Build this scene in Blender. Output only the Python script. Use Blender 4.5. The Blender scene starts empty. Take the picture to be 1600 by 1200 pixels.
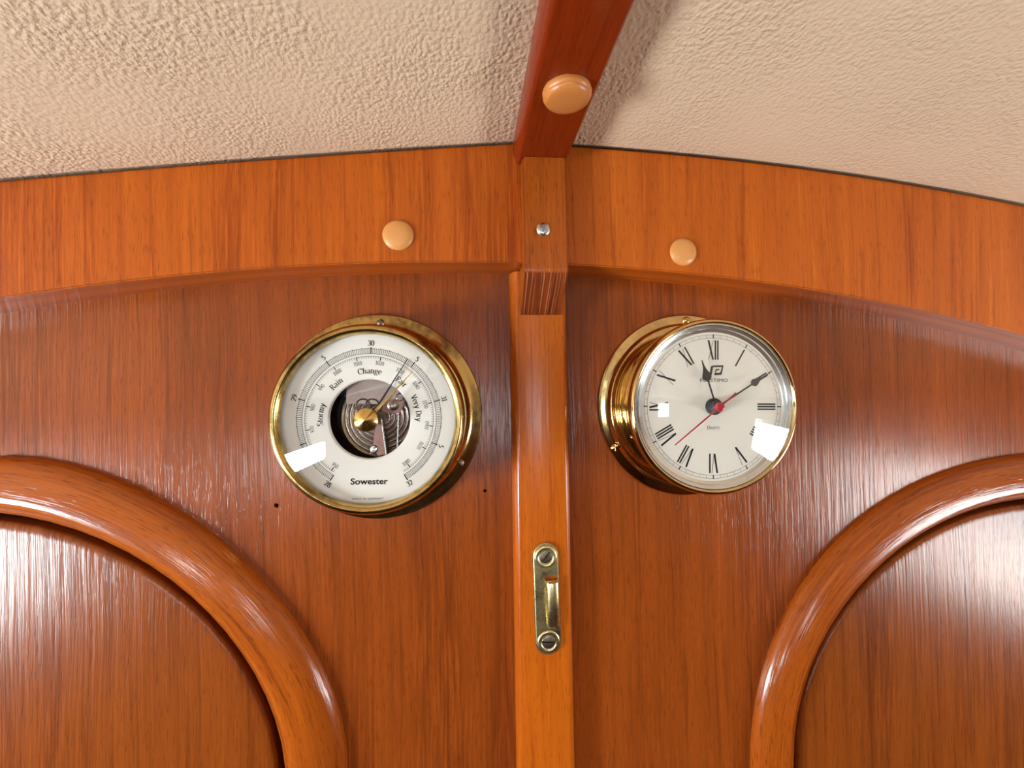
import bpy, bmesh, math, random
import numpy as np
from mathutils import Vector, Matrix, geometry

random.seed(4)
SC = bpy.context.scene
COL = SC.collection
PI = math.pi

# ------------------------------------------------------------------ camera
FPX, DIST, ROLL, VPX, VPY = 700.0, 0.303, math.radians(-1.2), 730.0, 612.0
_q = Vector(((VPX - 800) / FPX, -(VPY - 600) / FPX, 1.0)).normalized()
_c, _s = math.cos(ROLL), math.sin(ROLL)
_psi = math.asin(-(_q.x * _c - _q.y * _s))
_th = math.asin(-(_q.x * _s + _q.y * _c) / math.cos(_psi))
FWD = Vector((math.sin(_psi) * math.cos(_th), math.cos(_psi) * math.cos(_th), math.sin(_th)))
_R0 = Vector((math.cos(_psi), -math.sin(_psi), 0)); _U0 = _R0.cross(FWD)
RGT = _R0 * _c + _U0 * _s
UPV = -_R0 * _s + _U0 * _c
CAMPOS = Vector((0, -DIST, 0))
cam_d = bpy.data.cameras.new('camera'); cam = bpy.data.objects.new('camera', cam_d); COL.objects.link(cam)
cam_d.sensor_fit = 'HORIZONTAL'; cam_d.sensor_width = 36.0; cam_d.lens = 36.0 * FPX / 1600.0
cam_d.clip_start = 0.01; cam_d.clip_end = 50
M = Matrix((RGT, UPV, -FWD)).transposed().to_4x4(); M.translation = CAMPOS
cam.matrix_world = M
SC.camera = cam

# ------------------------------------------------------------------ world, exposure
w = bpy.data.worlds.new('sky'); SC.world = w; w.use_nodes = True
w.node_tree.nodes['Background'].inputs[0].default_value = (0.75, 0.85, 1.0, 1)
w.node_tree.nodes['Background'].inputs[1].default_value = 0.4
SC.view_settings.view_transform = 'Standard'; SC.view_settings.look = 'None'
SC.view_settings.gamma = 1.0; SC.view_settings.use_curve_mapping = False
SC.view_settings.exposure = 1.8
WINDOW_L, WINDOW_R, DOOR_L = 30.0, 10.0, 14.0        # daylight seen through the side windows


def ray(px, py):
    return FWD + RGT * ((px - 800) / FPX) + UPV * ((600 - py) / FPX)


def P(px, py, d=0.0):
    """photo pixel -> (x, z) on the plane d metres in front of the bulkhead"""
    r = ray(px, py); t = (DIST - d) / r.y
    return Vector((r.x * t, r.z * t))


# ------------------------------------------------------------------ materials
def lin(r, g, b):
    return tuple(((c / 255) / 12.92 if c / 255 <= .04045 else ((c / 255 + .055) / 1.055) ** 2.4) for c in (r, g, b)) + (1.0,)


class NT:
    def __init__(s, name):
        s.m = bpy.data.materials.new(name); s.m.use_nodes = True
        s.t = s.m.node_tree; s.b = s.t.nodes['Principled BSDF']; s.out = s.t.nodes['Material Output']

    def n(s, typ, **kw):
        nd = s.t.nodes.new(typ)
        for k, v in kw.items():
            if k.startswith('i_'):
                key = k[2:]; key = int(key) if key.isdigit() else key.replace('_', ' ')
                nd.inputs[key].default_value = v
            else:
                setattr(nd, k, v)
        return nd

    def l(s, a, b): s.t.links.new(a, b)

    def mixc(s, fac, a, b):
        nd = s.n('ShaderNodeMix', data_type='RGBA')
        for sock, v in ((nd.inputs[0], fac), (nd.inputs[6], a), (nd.inputs[7], b)):
            if hasattr(v, 'links') or isinstance(v, bpy.types.NodeSocket): s.l(v, sock)
            else: sock.default_value = v
        return nd.outputs[2]

    def ramp(s, src, lo, hi, a=0.0, b=1.0):
        nd = s.n('ShaderNodeMapRange'); nd.clamp = True
        s.l(src, nd.inputs[0])
        for i, v in zip((1, 2, 3, 4), (lo, hi, a, b)): nd.inputs[i].default_value = v
        return nd.outputs[0]

    def math(s, op, a, b=None):
        nd = s.n('ShaderNodeMath', operation=op)
        for i, v in enumerate((a, b)):
            if v is None: continue
            if isinstance(v, bpy.types.NodeSocket): s.l(v, nd.inputs[i])
            else: nd.inputs[i].default_value = v
        return nd.outputs[0]


def wood(name, dark, mid, light, rough=0.34, bump=0.25, seed=0.0, coat=0.25, wav=0.0, pore=0.6, crough=.21):
    """varnished veneer; UV: u across the grain, v along it, both in metres"""
    k = NT(name)
    uv = k.n('ShaderNodeUVMap', uv_map='UVMap')
    off = k.n('ShaderNodeMapping'); off.inputs['Location'].default_value = (seed * .37, seed * .71, seed * .13)
    k.l(uv.outputs[0], off.inputs[0])
    # slow waviness of the grain
    nz = k.n('ShaderNodeTexNoise', i_Scale=9.0, i_Detail=1.0); k.l(off.outputs[0], nz.inputs[0])
    ad = k.n('ShaderNodeVectorMath', operation='MULTIPLY_ADD')
    k.l(nz.outputs['Color'], ad.inputs[0]); ad.inputs[1].default_value = (0.006 + wav, 0, 0); k.l(off.outputs[0], ad.inputs[2])

    def ns(sx, sy, det=2.0, dist=0.0, ro=.5):
        mp = k.n('ShaderNodeMapping'); mp.inputs['Scale'].default_value = (sx, sy, 1)
        k.l(ad.outputs[0], mp.inputs[0])
        t = k.n('ShaderNodeTexNoise', i_Scale=1.0, i_Detail=det, i_Roughness=ro, i_Distortion=dist)
        k.l(mp.outputs[0], t.inputs[0]); return t.outputs['Fac']
    broad = ns(16, 2.2, 2)
    mid_n = ns(95, 3.0, 3, .4)
    fine = ns(620, 22, 2, .2, .6)
    por = ns(1500, 110, 1)
    f1 = k.math('ADD', k.math('MULTIPLY', broad, .55), k.math('MULTIPLY', mid_n, .45))
    c1 = k.mixc(k.ramp(f1, .36, .62), dark, light)
    c2 = k.mixc(k.ramp(fine, .3, .7), c1, mid)
    c2 = k.mixc(k.math('MULTIPLY', k.ramp(fine, .5, .70), .5), c2, light)
    c2 = k.mixc(k.math('MULTIPLY', k.ramp(ns(300, 7, 3, .3, .6), .56, .68), .55), c2, dark)
    dk = k.ramp(por, .58, .72, 0.0, pore * .6)
    c3 = k.mixc(dk, c2, tuple(x * .35 for x in dark[:3]) + (1,))
    st = k.ramp(ns(150, 1.6, 2), .64, .76, 0.0, .35)
    c4 = k.mixc(st, c3, tuple(x * .5 for x in dark[:3]) + (1,))
    k.l(c4, k.b.inputs['Base Color'])
    k.l(k.ramp(fine, .3, .7, rough - .05, rough + .07), k.b.inputs['Roughness'])
    k.b.inputs['Specular IOR Level'].default_value = .06
    k.b.inputs['Coat Weight'].default_value = coat * 1.9; k.b.inputs['Coat Roughness'].default_value = crough
    bp = k.n('ShaderNodeBump', i_Strength=bump, i_Distance=.0006)
    h = k.math('ADD', k.math('MULTIPLY', fine, .6), k.math('MULTIPLY', ns(420, 9, 2), .8))
    h = k.math('SUBTRACT', h, k.math('MULTIPLY', dk, .35))
    k.l(h, bp.inputs['Height']); k.l(bp.outputs[0], k.b.inputs['Normal']); k.l(bp.outputs[0], k.b.inputs['Coat Normal'])
    return k.m


def vinyl(name, col):
    k = NT(name)
    tc = k.n('ShaderNodeTexCoord')
    def noise(sc, det=2, dist=0.0):
        t = k.n('ShaderNodeTexNoise', i_Scale=sc, i_Detail=det, i_Distortion=dist); k.l(tc.outputs['Object'], t.inputs[0]); return t.outputs['Fac']
    warp = k.n('ShaderNodeTexNoise', i_Scale=22.0, i_Detail=2.0); k.l(tc.outputs['Object'], warp.inputs[0])
    wa = k.n('ShaderNodeVectorMath', operation='MULTIPLY_ADD'); k.l(warp.outputs['Color'], wa.inputs[0])
    wa.inputs[1].default_value = (.007, .007, .007); k.l(tc.outputs['Object'], wa.inputs[2])
    mp = k.n('ShaderNodeMapping'); mp.inputs['Scale'].default_value = (1.0, .8, 1.0); k.l(wa.outputs[0], mp.inputs[0])
    vo = k.n('ShaderNodeTexVoronoi', feature='SMOOTH_F1', i_Scale=450.0, i_Smoothness=.5); k.l(mp.outputs[0], vo.inputs[0])
    cell = k.ramp(vo.outputs['Distance'], 0.05, .75, 1.0, 0.0)
    wr = k.n('ShaderNodeTexNoise', i_Scale=640.0, i_Detail=1.0, i_Distortion=.3); k.l(wa.outputs[0], wr.inputs[0])
    big = noise(38, 3, 1.5)
    h = k.math('ADD', k.math('MULTIPLY', cell, .9), k.math('MULTIPLY', wr.outputs['Fac'], 1.0))
    h = k.math('MULTIPLY', h, k.ramp(noise(14, 2), .35, .65, .35, 1.0))
    h = k.math('ADD', h, k.math('MULTIPLY', big, .25))
    bp = k.n('ShaderNodeBump', i_Strength=.7, i_Distance=.0008); k.l(h, bp.inputs['Height']); k.l(bp.outputs[0], k.b.inputs['Normal'])
    c = k.mixc(k.ramp(noise(7, 3), .3, .7), col, tuple(x * .93 for x in col[:3]) + (1,))
    k.l(c, k.b.inputs['Base Color']); k.b.inputs['Roughness'].default_value = .62
    k.b.inputs['Specular IOR Level'].default_value = .3
    return k.m


def metal(name, col, rough=.15, tarnish=0.0, tcol=(.10, .06, .02, 1), scale=60.0, bump=0.0):
    k = NT(name)
    tc = k.n('ShaderNodeTexCoord')
    t = k.n('ShaderNodeTexNoise', i_Scale=scale, i_Detail=4.0, i_Roughness=.6); k.l(tc.outputs['Object'], t.inputs[0])
    t2 = k.n('ShaderNodeTexNoise', i_Scale=scale * 6, i_Detail=2.0); k.l(tc.outputs['Object'], t2.inputs[0])
    fac = k.ramp(k.math('ADD', t.outputs['Fac'], k.math('MULTIPLY', t2.outputs['Fac'], .35)), .62, .86, 0, tarnish)
    k.l(k.mixc(fac, col, tcol), k.b.inputs['Base Color'])
    k.b.inputs['Metallic'].default_value = 1.0
    k.l(k.ramp(t.outputs['Fac'], .3, .7, rough * .8, rough * 1.3 + tarnish * .08), k.b.inputs['Roughness'])
    if bump:
        bp = k.n('ShaderNodeBump', i_Strength=bump, i_Distance=.0005); k.l(t2.outputs['Fac'], bp.inputs['Height']); k.l(bp.outputs[0], k.b.inputs['Normal'])
    return k.m


def plain(name, col, rough=.5, spec=.5, var=.06, scale=80.0):
    k = NT(name)
    tc = k.n('ShaderNodeTexCoord')
    t = k.n('ShaderNodeTexNoise', i_Scale=scale, i_Detail=2.0); k.l(tc.outputs['Object'], t.inputs[0])
    k.l(k.mixc(t.outputs['Fac'], tuple(x * (1 - var) for x in col[:3]) + (1,), tuple(min(1, x * (1 + var)) for x in col[:3]) + (1,)), k.b.inputs['Base Color'])
    k.b.inputs['Roughness'].default_value = rough; k.b.inputs['Specular IOR Level'].default_value = spec
    return k.m


def clear_glass(name, ior=1.5):
    k = NT(name); k.t.nodes.remove(k.b)
    ge = k.n('ShaderNodeNewGeometry'); fr = k.n('ShaderNodeFresnel')
    k.l(k.ramp(ge.outputs['Backfacing'], 0, 1, ior, 1 / ior), fr.inputs['IOR']); tr = k.n('ShaderNodeBsdfTransparent', i_Color=(.985, .99, .985, 1))
    gl = k.n('ShaderNodeBsdfGlossy', i_Roughness=0.0); mx = k.n('ShaderNodeMixShader')
    k.l(fr.outputs[0], mx.inputs[0]); k.l(tr.outputs[0], mx.inputs[1]); k.l(gl.outputs[0], mx.inputs[2]); k.l(mx.outputs[0], k.out.inputs[0])
    return k.m


def daylight(name, strength):
    """a lit window: pale sky over quay with darker bands, giving off daylight"""
    k = NT(name); k.t.nodes.remove(k.b)
    tc = k.n('ShaderNodeTexCoord')
    t = k.n('ShaderNodeTexNoise', i_Scale=9.0, i_Detail=3.0); k.l(tc.outputs['Object'], t.inputs[0])
    mp = k.n('ShaderNodeMapping'); mp.inputs['Rotation'].default_value = (.5, 0, 0); k.l(tc.outputs['Object'], mp.inputs[0])
    wv = k.n('ShaderNodeTexWave', bands_direction='Z', i_Scale=9.0, i_Distortion=1.5); k.l(mp.outputs[0], wv.inputs[0])
    c = k.mixc(k.ramp(t.outputs['Fac'], .42, .56), (1.0, .92, .82, 1), (.36, .50, .58, 1))
    c = k.mixc(k.math('MULTIPLY', k.ramp(wv.outputs['Fac'], .7, .9), k.ramp(t.outputs['Fac'], .40, .50, 0, .7)), c, (.10, .20, .32, 1))
    em = k.n('ShaderNodeEmission', i_Strength=strength); k.l(c, em.inputs[0]); k.l(em.outputs[0], k.out.inputs[0])
    return k.m


W_HEAD = wood('header_veneer', lin(129, 52, 10), lin(170, 77, 17), lin(193, 99, 22), .36, .22, 1.0)
W_WALL = wood('bulkhead_veneer', lin(96, 42, 11), lin(129, 58, 16), lin(151, 72, 18), .33, .38, 2.0, .3)
W_PANEL = wood('panel_veneer', lin(90, 40, 10), lin(121, 56, 14), lin(139, 69, 17), .30, .40, 3.0, .22, crough=.24)
W_MOULD = wood('moulding_teak', lin(109, 44, 10), lin(145, 67, 15), lin(168, 84, 20), .28, .36, 4.0, .35, pore=.8, crough=.17)
W_POST = wood('post_teak', lin(138, 58, 10), lin(168, 79, 14), lin(189, 98, 20), .34, .15, 5.0)
W_BLOCK = wood('block_teak', lin(101, 40, 8), lin(151, 71, 17), lin(175, 88, 25), .36, .3, 6.0, pore=.8)
W_BEAM = wood('beam_mahogany', lin(97, 26, 5), lin(121, 37, 8), lin(139, 48, 10), .3, .12, 7.0)
W_SIDE = wood('cabin_side_teak', lin(59, 25, 7), lin(75, 35, 11), lin(85, 41, 13), .4, .2, 8.0)
def shaded_end_grain(name):
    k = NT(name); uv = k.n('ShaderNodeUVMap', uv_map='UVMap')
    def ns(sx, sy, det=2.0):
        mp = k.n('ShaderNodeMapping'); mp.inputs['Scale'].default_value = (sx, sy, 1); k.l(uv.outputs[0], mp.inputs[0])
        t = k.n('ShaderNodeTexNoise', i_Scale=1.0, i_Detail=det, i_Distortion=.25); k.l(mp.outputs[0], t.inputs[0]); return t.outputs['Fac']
    c = k.mixc(k.ramp(ns(260, 18), .35, .65), lin(86, 32, 12), lin(122, 54, 20))  # end-grain tone, deepened with painted-in shade of the down-facing cut
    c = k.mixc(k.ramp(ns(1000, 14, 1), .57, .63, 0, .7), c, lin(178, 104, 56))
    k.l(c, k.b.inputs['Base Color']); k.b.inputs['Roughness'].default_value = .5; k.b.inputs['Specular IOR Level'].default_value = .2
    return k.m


W_END = shaded_end_grain('shaded_teak_end_grain')
VINYL = vinyl('cream_vinyl', lin(221, 194, 165))
BRASS = metal('polished_brass', (.78, .57, .26, 1), .09, .3)
BRASS_OLD = metal('tarnished_brass', (.62, .43, .16, 1), .15, .8, scale=45.0)
BRASS_DULL = metal('latch_brass', (.80, .66, .34, 1), .27, .55, tcol=(.30, .21, .07, 1), scale=90.0, bump=.12)
BRASS_KNOB = metal('knob_brass', (.86, .62, .22, 1), .16, .5, tcol=(.3, .17, .05, 1), scale=160.0)
STEEL = metal('zinc_steel', (.72, .71, .68, 1), .25, .3, tcol=(.3, .28, .25, 1), scale=200.0)
DARKSTEEL = metal('dark_screw_steel', (.28, .23, .18, 1), .35, .5, scale=200.0)
MECH = metal('capsule_steel', (.46, .38, .35, 1), .2, .45, tcol=(.2, .13, .11, 1), scale=70.0)
MECH2 = metal('bridge_steel', (.36, .28, .26, 1), .36, .3, tcol=(.3, .2, .18, 1), scale=120.0)
LEVER = metal('lever_steel', (.30, .17, .15, 1), .3, .3, tcol=(.2, .1, .09, 1), scale=120.0)
CASEDARK = plain('case_interior', (.02, .016, .014, 1), .5)
DIALW = plain('dial_white', lin(236, 231, 226), .45, .4, .015)
DIALC = plain('dial_cream', lin(224, 216, 206), .42, .4, .015)
INK = plain('printing_ink', (.007, .007, .008, 1), .6, .15)
HANDBLK = plain('black_enamel', (.012, .011, .012, 1), .35, .3)
RED = plain('red_enamel', lin(170, 14, 34), .25)
SILVER = metal('silver_ring', (.86, .85, .83, 1), .16, .05, scale=30.0)
CAP = plain('tan_plastic', lin(206, 140, 76), .36, .5, .03)
CAPB = plain('caramel_plastic', lin(190, 118, 58), .34, .5, .04)
GLASS = clear_glass('clear_glass')
FLOORM = wood('cabin_sole_teak', lin(42, 22, 11), lin(55, 30, 16), lin(66, 37, 19), .4, .2, 9.0)

# ------------------------------------------------------------------ mesh helpers
def link(name, me, mat=None, parent=None, smooth=None):
    o = bpy.data.objects.new(name, me); COL.objects.link(o)
    if mat: me.materials.append(mat)
    if parent: o.parent = parent
    if smooth is not None:
        for p in me.polygons: p.use_smooth = True
        if smooth < 180: me.set_sharp_from_angle(angle=math.radians(smooth))
    return o


def mesh(name, verts, faces, mat=None, parent=None, smooth=None):
    me = bpy.data.meshes.new(name); me.from_pydata([tuple(v) for v in verts], [], faces); me.update()
    return link(name, me, mat, parent, smooth)


def fixn(me):
    bm = bmesh.new(); bm.from_mesh(me); bmesh.ops.recalc_face_normals(bm, faces=bm.faces); bm.to_mesh(me); bm.free()


def tag(o, label, cat, group=None):
    o['label'] = label; o['category'] = cat
    if group: o['group'] = group
    return o


def structure(o):
    o['kind'] = 'structure'; return o


def empty(name, loc, roty=0.0):
    o = bpy.data.objects.new(name, None); COL.objects.link(o); o.empty_display_size = .02
    o.location = loc; o.rotation_euler = (0, roty, 0); return o


def uv_box(o, axis, swap=0.0):
    """UV: u = across, v = along the grain axis (0 x, 1 y, 2 z)"""
    me = o.data; a, b = [i for i in range(3) if i != axis]
    uv = me.uv_layers.new(name='UVMap')
    for pg in me.polygons:
        c = a if abs(pg.normal[a]) <= abs(pg.normal[b]) else b
        for li in pg.loop_indices:
            co = me.vertices[me.loops[li].vertex_index].co
            uv.data[li].uv = (co[c] + swap, co[axis])
    return o


def lathe(name, prof, mat, parent=None, n=96, smooth=35, close=False, center=(0, 0)):
    """prof: (r, d) in mm; axis out of the wall (-y)"""
    vs, fs, rings = [], [], []
    cx, cz = center
    for r, d in prof:
        if r < 1e-6: rings.append([len(vs)]); vs.append((cx, -d / 1000, cz)); continue
        rings.append(list(range(len(vs), len(vs) + n)))
        for i in range(n):
            a = 2 * PI * i / n; vs.append((cx + r / 1000 * math.cos(a), -d / 1000, cz + r / 1000 * math.sin(a)))
    pr = list(zip(rings, rings[1:])) + ([(rings[-1], rings[0])] if close else [])
    for A, B in pr:
        for i in range(n):
            j = (i + 1) % n
            if len(A) == 1 and len(B) == 1: continue
            if len(A) == 1: fs.append((A[0], B[i], B[j]))
            elif len(B) == 1: fs.append((A[i], B[0], A[j]))
            else: fs.append((A[i], B[i], B[j], A[j]))
    o = mesh(name, vs, fs, mat, parent); fixn(o.data)
    for p in o.data.polygons: p.use_smooth = True
    o.data.set_sharp_from_angle(angle=math.radians(smooth)); return o


def prism(name, poly, d0, d1, mat, parent=None, bevel=0.0, seg=2, smooth=40):
    """polygon in (x, z) metres extruded from depth d0 to d1 (towards the viewer)"""
    n = len(poly); vs = [(x, -d0, z) for x, z in poly] + [(x, -d1, z) for x, z in poly]
    fs = [tuple(range(n)), tuple(range(2 * n - 1, n - 1, -1))] + [(i, (i + 1) % n, n + (i + 1) % n, n + i) for i in range(n)]
    me = bpy.data.meshes.new(name); me.from_pydata(vs, [], fs)
    bm = bmesh.new(); bm.from_mesh(me); bmesh.ops.recalc_face_normals(bm, faces=bm.faces)
    if bevel:
        es = [e for e in bm.edges if all(abs(v.co.y + d1) < 1e-7 for v in e.verts)]
        bmesh.ops.bevel(bm, geom=es, offset=bevel, segments=seg, affect='EDGES', clamp_overlap=True)
    bm.to_mesh(me); bm.free()
    return link(name, me, mat, parent, smooth)


def carve(o, polys, d0, d1):
    """cut real slots (polygons in x, z from depth d0 to d1) into a closed mesh that still stands at the origin"""
    cs = [prism('cutter', pl, d0, d1, None) for pl in polys]
    for c_ in cs:
        fixn(c_.data); md = o.modifiers.new('cut', 'BOOLEAN'); md.object = c_; md.operation = 'DIFFERENCE'; md.solver = 'EXACT'
    bpy.context.view_layer.update()
    me = bpy.data.meshes.new_from_object(o.evaluated_get(bpy.context.evaluated_depsgraph_get()))
    o.modifiers.clear(); old = o.data; me.name = old.name; o.data = me; bpy.data.meshes.remove(old)
    for c_ in cs: bpy.data.objects.remove(c_)
    for p in me.polygons: p.use_smooth = True
    me.set_sharp_from_angle(angle=math.radians(40)); return o


def bar_poly(hl_, hw_, ang=0.0, cx=0.0, cz=0.0):
    c, s_ = math.cos(math.radians(ang)), math.sin(math.radians(ang))
    return [(cx + x * c - z * s_, cz + x * s_ + z * c) for x, z in ((-hl_, -hw_), (hl_, -hw_), (hl_, hw_), (-hl_, hw_))]


def flat(name, polys, d, mat, parent):
    """several flat polygons of print at depth d (metres)"""
    vs, fs = [], []
    for pl in polys:
        b = len(vs); vs += [(x, -d, z) for x, z in pl]; fs.append(tuple(range(b, b + len(pl))))
    o = mesh(name, vs, fs, mat, parent)
    bm = bmesh.new(); bm.from_mesh(o.data)
    for f_ in bm.faces:
        f_.normal_update()
        if f_.normal.y > 0: f_.normal_flip()
    bm.to_mesh(o.data); bm.free(); return o


def ellipse_pts(cx, cy, rx, ry, a0, a1, n):
    return [(cx + rx * math.cos(math.radians(a0 + (a1 - a0) * i / n)), cy + ry * math.sin(math.radians(a0 + (a1 - a0) * i / n))) for i in range(n + 1)]


# ------------------------------------------------------------------ lettering: a small broad-nib roman alphabet
A_ = ellipse_pts
XH = .66
GLYPHS = {  # advance, strokes (heights in capital heights)
    '0': (.62, [A_(.31, .5, .24, .48, 90, 450, 20)]),
    '1': (.50, [[(.27, 0), (.27, 1)], [(.10, .84), (.27, .98)], [(.10, .02), (.44, .02)]]),
    '2': (.60, [A_(.28, .71, .21, .27, 165, -35, 12) + [(.08, .04)], [(.06, .05), (.53, .05)]]),
    '3': (.58, [A_(.26, .75, .19, .23, 150, -95, 10), A_(.25, .27, .24, .26, 95, -150, 12)]),
    '4': (.62, [[(.40, 1), (.05, .32)], [(.04, .32), (.58, .32)], [(.41, 0), (.41, 1)]]),
    '5': (.58, [[(.17, .95), (.52, .97)], [(.17, .97), (.13, .56)], A_(.26, .32, .24, .30, 122, -145, 14)]),
    '6': (.62, [A_(.31, .3, .22, .29, 90, 450, 16), A_(.62, .33, .53, .66, 108, 178, 8)]),
    '7': (.56, [[(.06, .95), (.52, .95)], [(.51, .97), (.2, 0)]]),
    '8': (.62, [A_(.31, .75, .18, .23, 90, 450, 14), A_(.31, .26, .23, .26, 90, 450, 16)]),
    '9': (.62, [A_(.31, .7, .22, .29, 90, 450, 16), A_(.0, .67, .53, .66, -72, 2, 8)]),
    'S': (.60, [A_(.29, .75, .21, .24, 35, 225, 10) + [(.3, .5)] + A_(.29, .26, .23, .25, 45, -145, 10)]),
    't': (.40, [[(.17, .85), (.17, .14)] + A_(.27, .13, .10, .12, 180, 300, 5), [(.04, XH - .02), (.36, XH - .02)]]),
    'o': (.62, [A_(.31, XH / 2, .24, XH / 2, 90, 450, 18)]),
    'r': (.46, [[(.14, 0), (.14, XH)], A_(.30, XH - .2, .16, .19, 180, 55, 6), [(.03, .015), (.27, .015)], [(.03, XH - .01), (.14, XH - .01)]]),
    'm': (.98, [[(.14, 0), (.14, XH)], A_(.31, XH - .2, .17, .2, 180, 0, 8) + [(.48, 0)], A_(.65, XH - .2, .17, .2, 180, 0, 8) + [(.82, 0)], [(.03, .015), (.25, .015)], [(.38, .015), (.59, .015)], [(.72, .015), (.93, .015)], [(.03, XH - .01), (.14, XH - .01)]]),
    'n': (.66, [[(.14, 0), (.14, XH)], A_(.32, XH - .2, .18, .2, 180, 0, 8) + [(.5, 0)], [(.03, .015), (.25, .015)], [(.39, .015), (.61, .015)], [(.03, XH - .01), (.14, XH - .01)]]),
    'h': (.66, [[(.14, 0), (.14, 1.02)], A_(.32, XH - .2, .18, .2, 180, 0, 8) + [(.5, 0)], [(.03, .015), (.25, .015)], [(.39, .015), (.61, .015)], [(.03, 1.0), (.14, 1.0)]]),
    'y': (.58, [[(.08, XH), (.29, .02)], [(.52, XH), (.24, -.18)] + A_(.15, -.2, .1, .09, 0, -140, 5), [(.0, XH - .01), (.2, XH - .01)], [(.42, XH - .01), (.6, XH - .01)]]),
    'i': (.32, [[(.16, 0), (.16, XH)], [(.04, .015), (.28, .015)], [(.04, XH - .01), (.16, XH - .01)], [(.15, .86), (.17, .96)]]),
    'a': (.54, [A_(.25, XH - .2, .17, .19, 150, 0, 7) + [(.42, .1), (.5, .03)], A_(.24, .17, .17, .17, 75, 300, 10) + [(.42, .12)]]),
    'e': (.56, [[(.07, .36), (.48, .36)] + A_(.28, XH / 2, .22, XH / 2, 5, 310, 16)]),
    'g': (.58, [A_(.26, .44, .18, .2, 90, 450, 14), A_(.26, -.12, .22, .14, 90, 450, 14), [(.14, .27), (.12, .12), (.26, .03)], [(.38, .58), (.54, .64)]]),
    'u': (.64, [[(.14, XH), (.14, .2)] + A_(.31, .2, .17, .19, 180, 350, 8), [(.48, XH), (.48, 0)]]),
    'z': (.54, [[(.07, XH - .03), (.46, XH - .03)], [(.45, XH), (.07, .03)], [(.06, .03), (.48, .03)]]),
    'R': (.72, [[(.16, 0), (.16, 1)], [(.16, .97)] + A_(.32, .745, .22, .225, 90, -90, 10) + [(.16, .52)], [(.34, .52), (.64, .02)], [(.03, .015), (.29, .015)], [(.03, .985), (.16, .985)], [(.56, .015), (.7, .015)]]),
    'C': (.74, [A_(.40, .5, .33, .49, 48, 315, 20), [(.64, .98), (.64, .72)]]),
    'F': (.60, [[(.16, 0), (.16, 1)], [(.03, .97), (.55, .97)], [(.16, .52), (.42, .52)], [(.03, .015), (.3, .015)], [(.55, .98), (.55, .78)], [(.42, .62), (.42, .42)]]),
    'V': (.72, [[(.08, 1), (.36, 0)], [(.62, 1), (.38, .02)], [(.0, .985), (.2, .985)], [(.52, .985), (.72, .985)]]),
    'D': (.76, [[(.16, 0), (.16, 1)], [(.03, .97), (.28, .97)] + A_(.30, .5, .37, .47, 88, -88, 14) + [(.03, .03)]]),
    'Q': (.80, [A_(.40, .5, .33, .49, 90, 450, 20), A_(.5, .05, .22, .2, 150, 300, 6) + [(.72, -.2)]]),
    ' ': (.34, []),
}


def stroke_polys(pts, thin, thick):
    out = []
    n = len(pts)
    L, Rr = [], []
    for i in range(n):
        a = pts[max(i - 1, 0)]; b = pts[min(i + 1, n - 1)]
        dx, dy = b[0] - a[0], b[1] - a[1]; l = math.hypot(dx, dy) or 1
        dx, dy = dx / l, dy / l; wd = (thin + (thick - thin) * abs(dy) ** 1.6) / 2
        L.append((pts[i][0] - dy * wd, pts[i][1] + dx * wd)); Rr.append((pts[i][0] + dy * wd, pts[i][1] - dx * wd))
    for i in range(n - 1): out.append([L[i], L[i + 1], Rr[i + 1], Rr[i]])
    return out


def word_width(txt, track=0.0): return sum(GLYPHS[c][0] + track for c in txt) - track


def arc_text(txt, radius, angle, size, thin=.05, thick=.16, track=.03, inward=False, wscale=1.0):
    """letters set round the dial; angle clockwise from twelve o'clock, degrees; returns polygons in metres.
    inward: heads of the letters towards the centre"""
    out = []; tot = word_width(txt, track) * size * wscale; s = -tot / 2
    r = radius
    for ch in txt:
        adv, sts = GLYPHS[ch]; wd = adv * size * wscale
        mid = s + wd / 2
        if not inward:
            th = math.radians(angle) + mid / (r + size / 2)
            ux, uz = math.sin(th), math.cos(th); tx, tz = math.cos(th), -math.sin(th); r0 = r
        else:
            th = math.radians(angle) - mid / (r + size / 2)
            ux, uz = -math.sin(th), -math.cos(th); tx, tz = -math.cos(th), math.sin(th); r0 = -(r + size)
        for st in sts:
            for q in stroke_polys(st, thin, thick):
                pl = []
                for x, y in q:
                    lx = (x * size * wscale - wd / 2); ly = y * size + r0
                    pl.append((ux * ly + tx * lx, uz * ly + tz * lx))
                out.append(pl)
        s += wd + track * size * wscale
    return out


def line_text(txt, cx, cz, size, thin=.05, thick=.16, track=.03, slant=0.0):
    out = []; tot = word_width(txt, track) * size; s = cx - tot / 2
    for ch in txt:
        adv, sts = GLYPHS[ch]
        for st in sts:
            for q in stroke_polys(st, thin, thick): out.append([(s + (x + y * slant) * size, cz + y * size) for x, y in q])
        s += (adv + track) * size
    return out


def font_text(name, body, size, bold, d, mat, parent, cx, cz, stretch=1.0, spacing=1.0):
    cu = bpy.data.curves.new(name, 'FONT'); cu.body = body; cu.size = size; cu.offset = bold; cu.align_x = 'CENTER'; cu.align_y = 'CENTER'
    cu.space_character = spacing; cu.resolution_u = 4
    t = bpy.data.objects.new(name, cu); COL.objects.link(t); bpy.context.view_layer.update()
    me = bpy.data.meshes.new_from_object(t.evaluated_get(bpy.context.evaluated_depsgraph_get()))
    bpy.data.objects.remove(t); bpy.data.curves.remove(cu)
    for v in me.vertices: v.co = Vector((cx + v.co.x * stretch, -d, cz + v.co.y))
    me.name = name; me.materials.clear(); me.update()
    return link(name, me, mat, parent)


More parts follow.
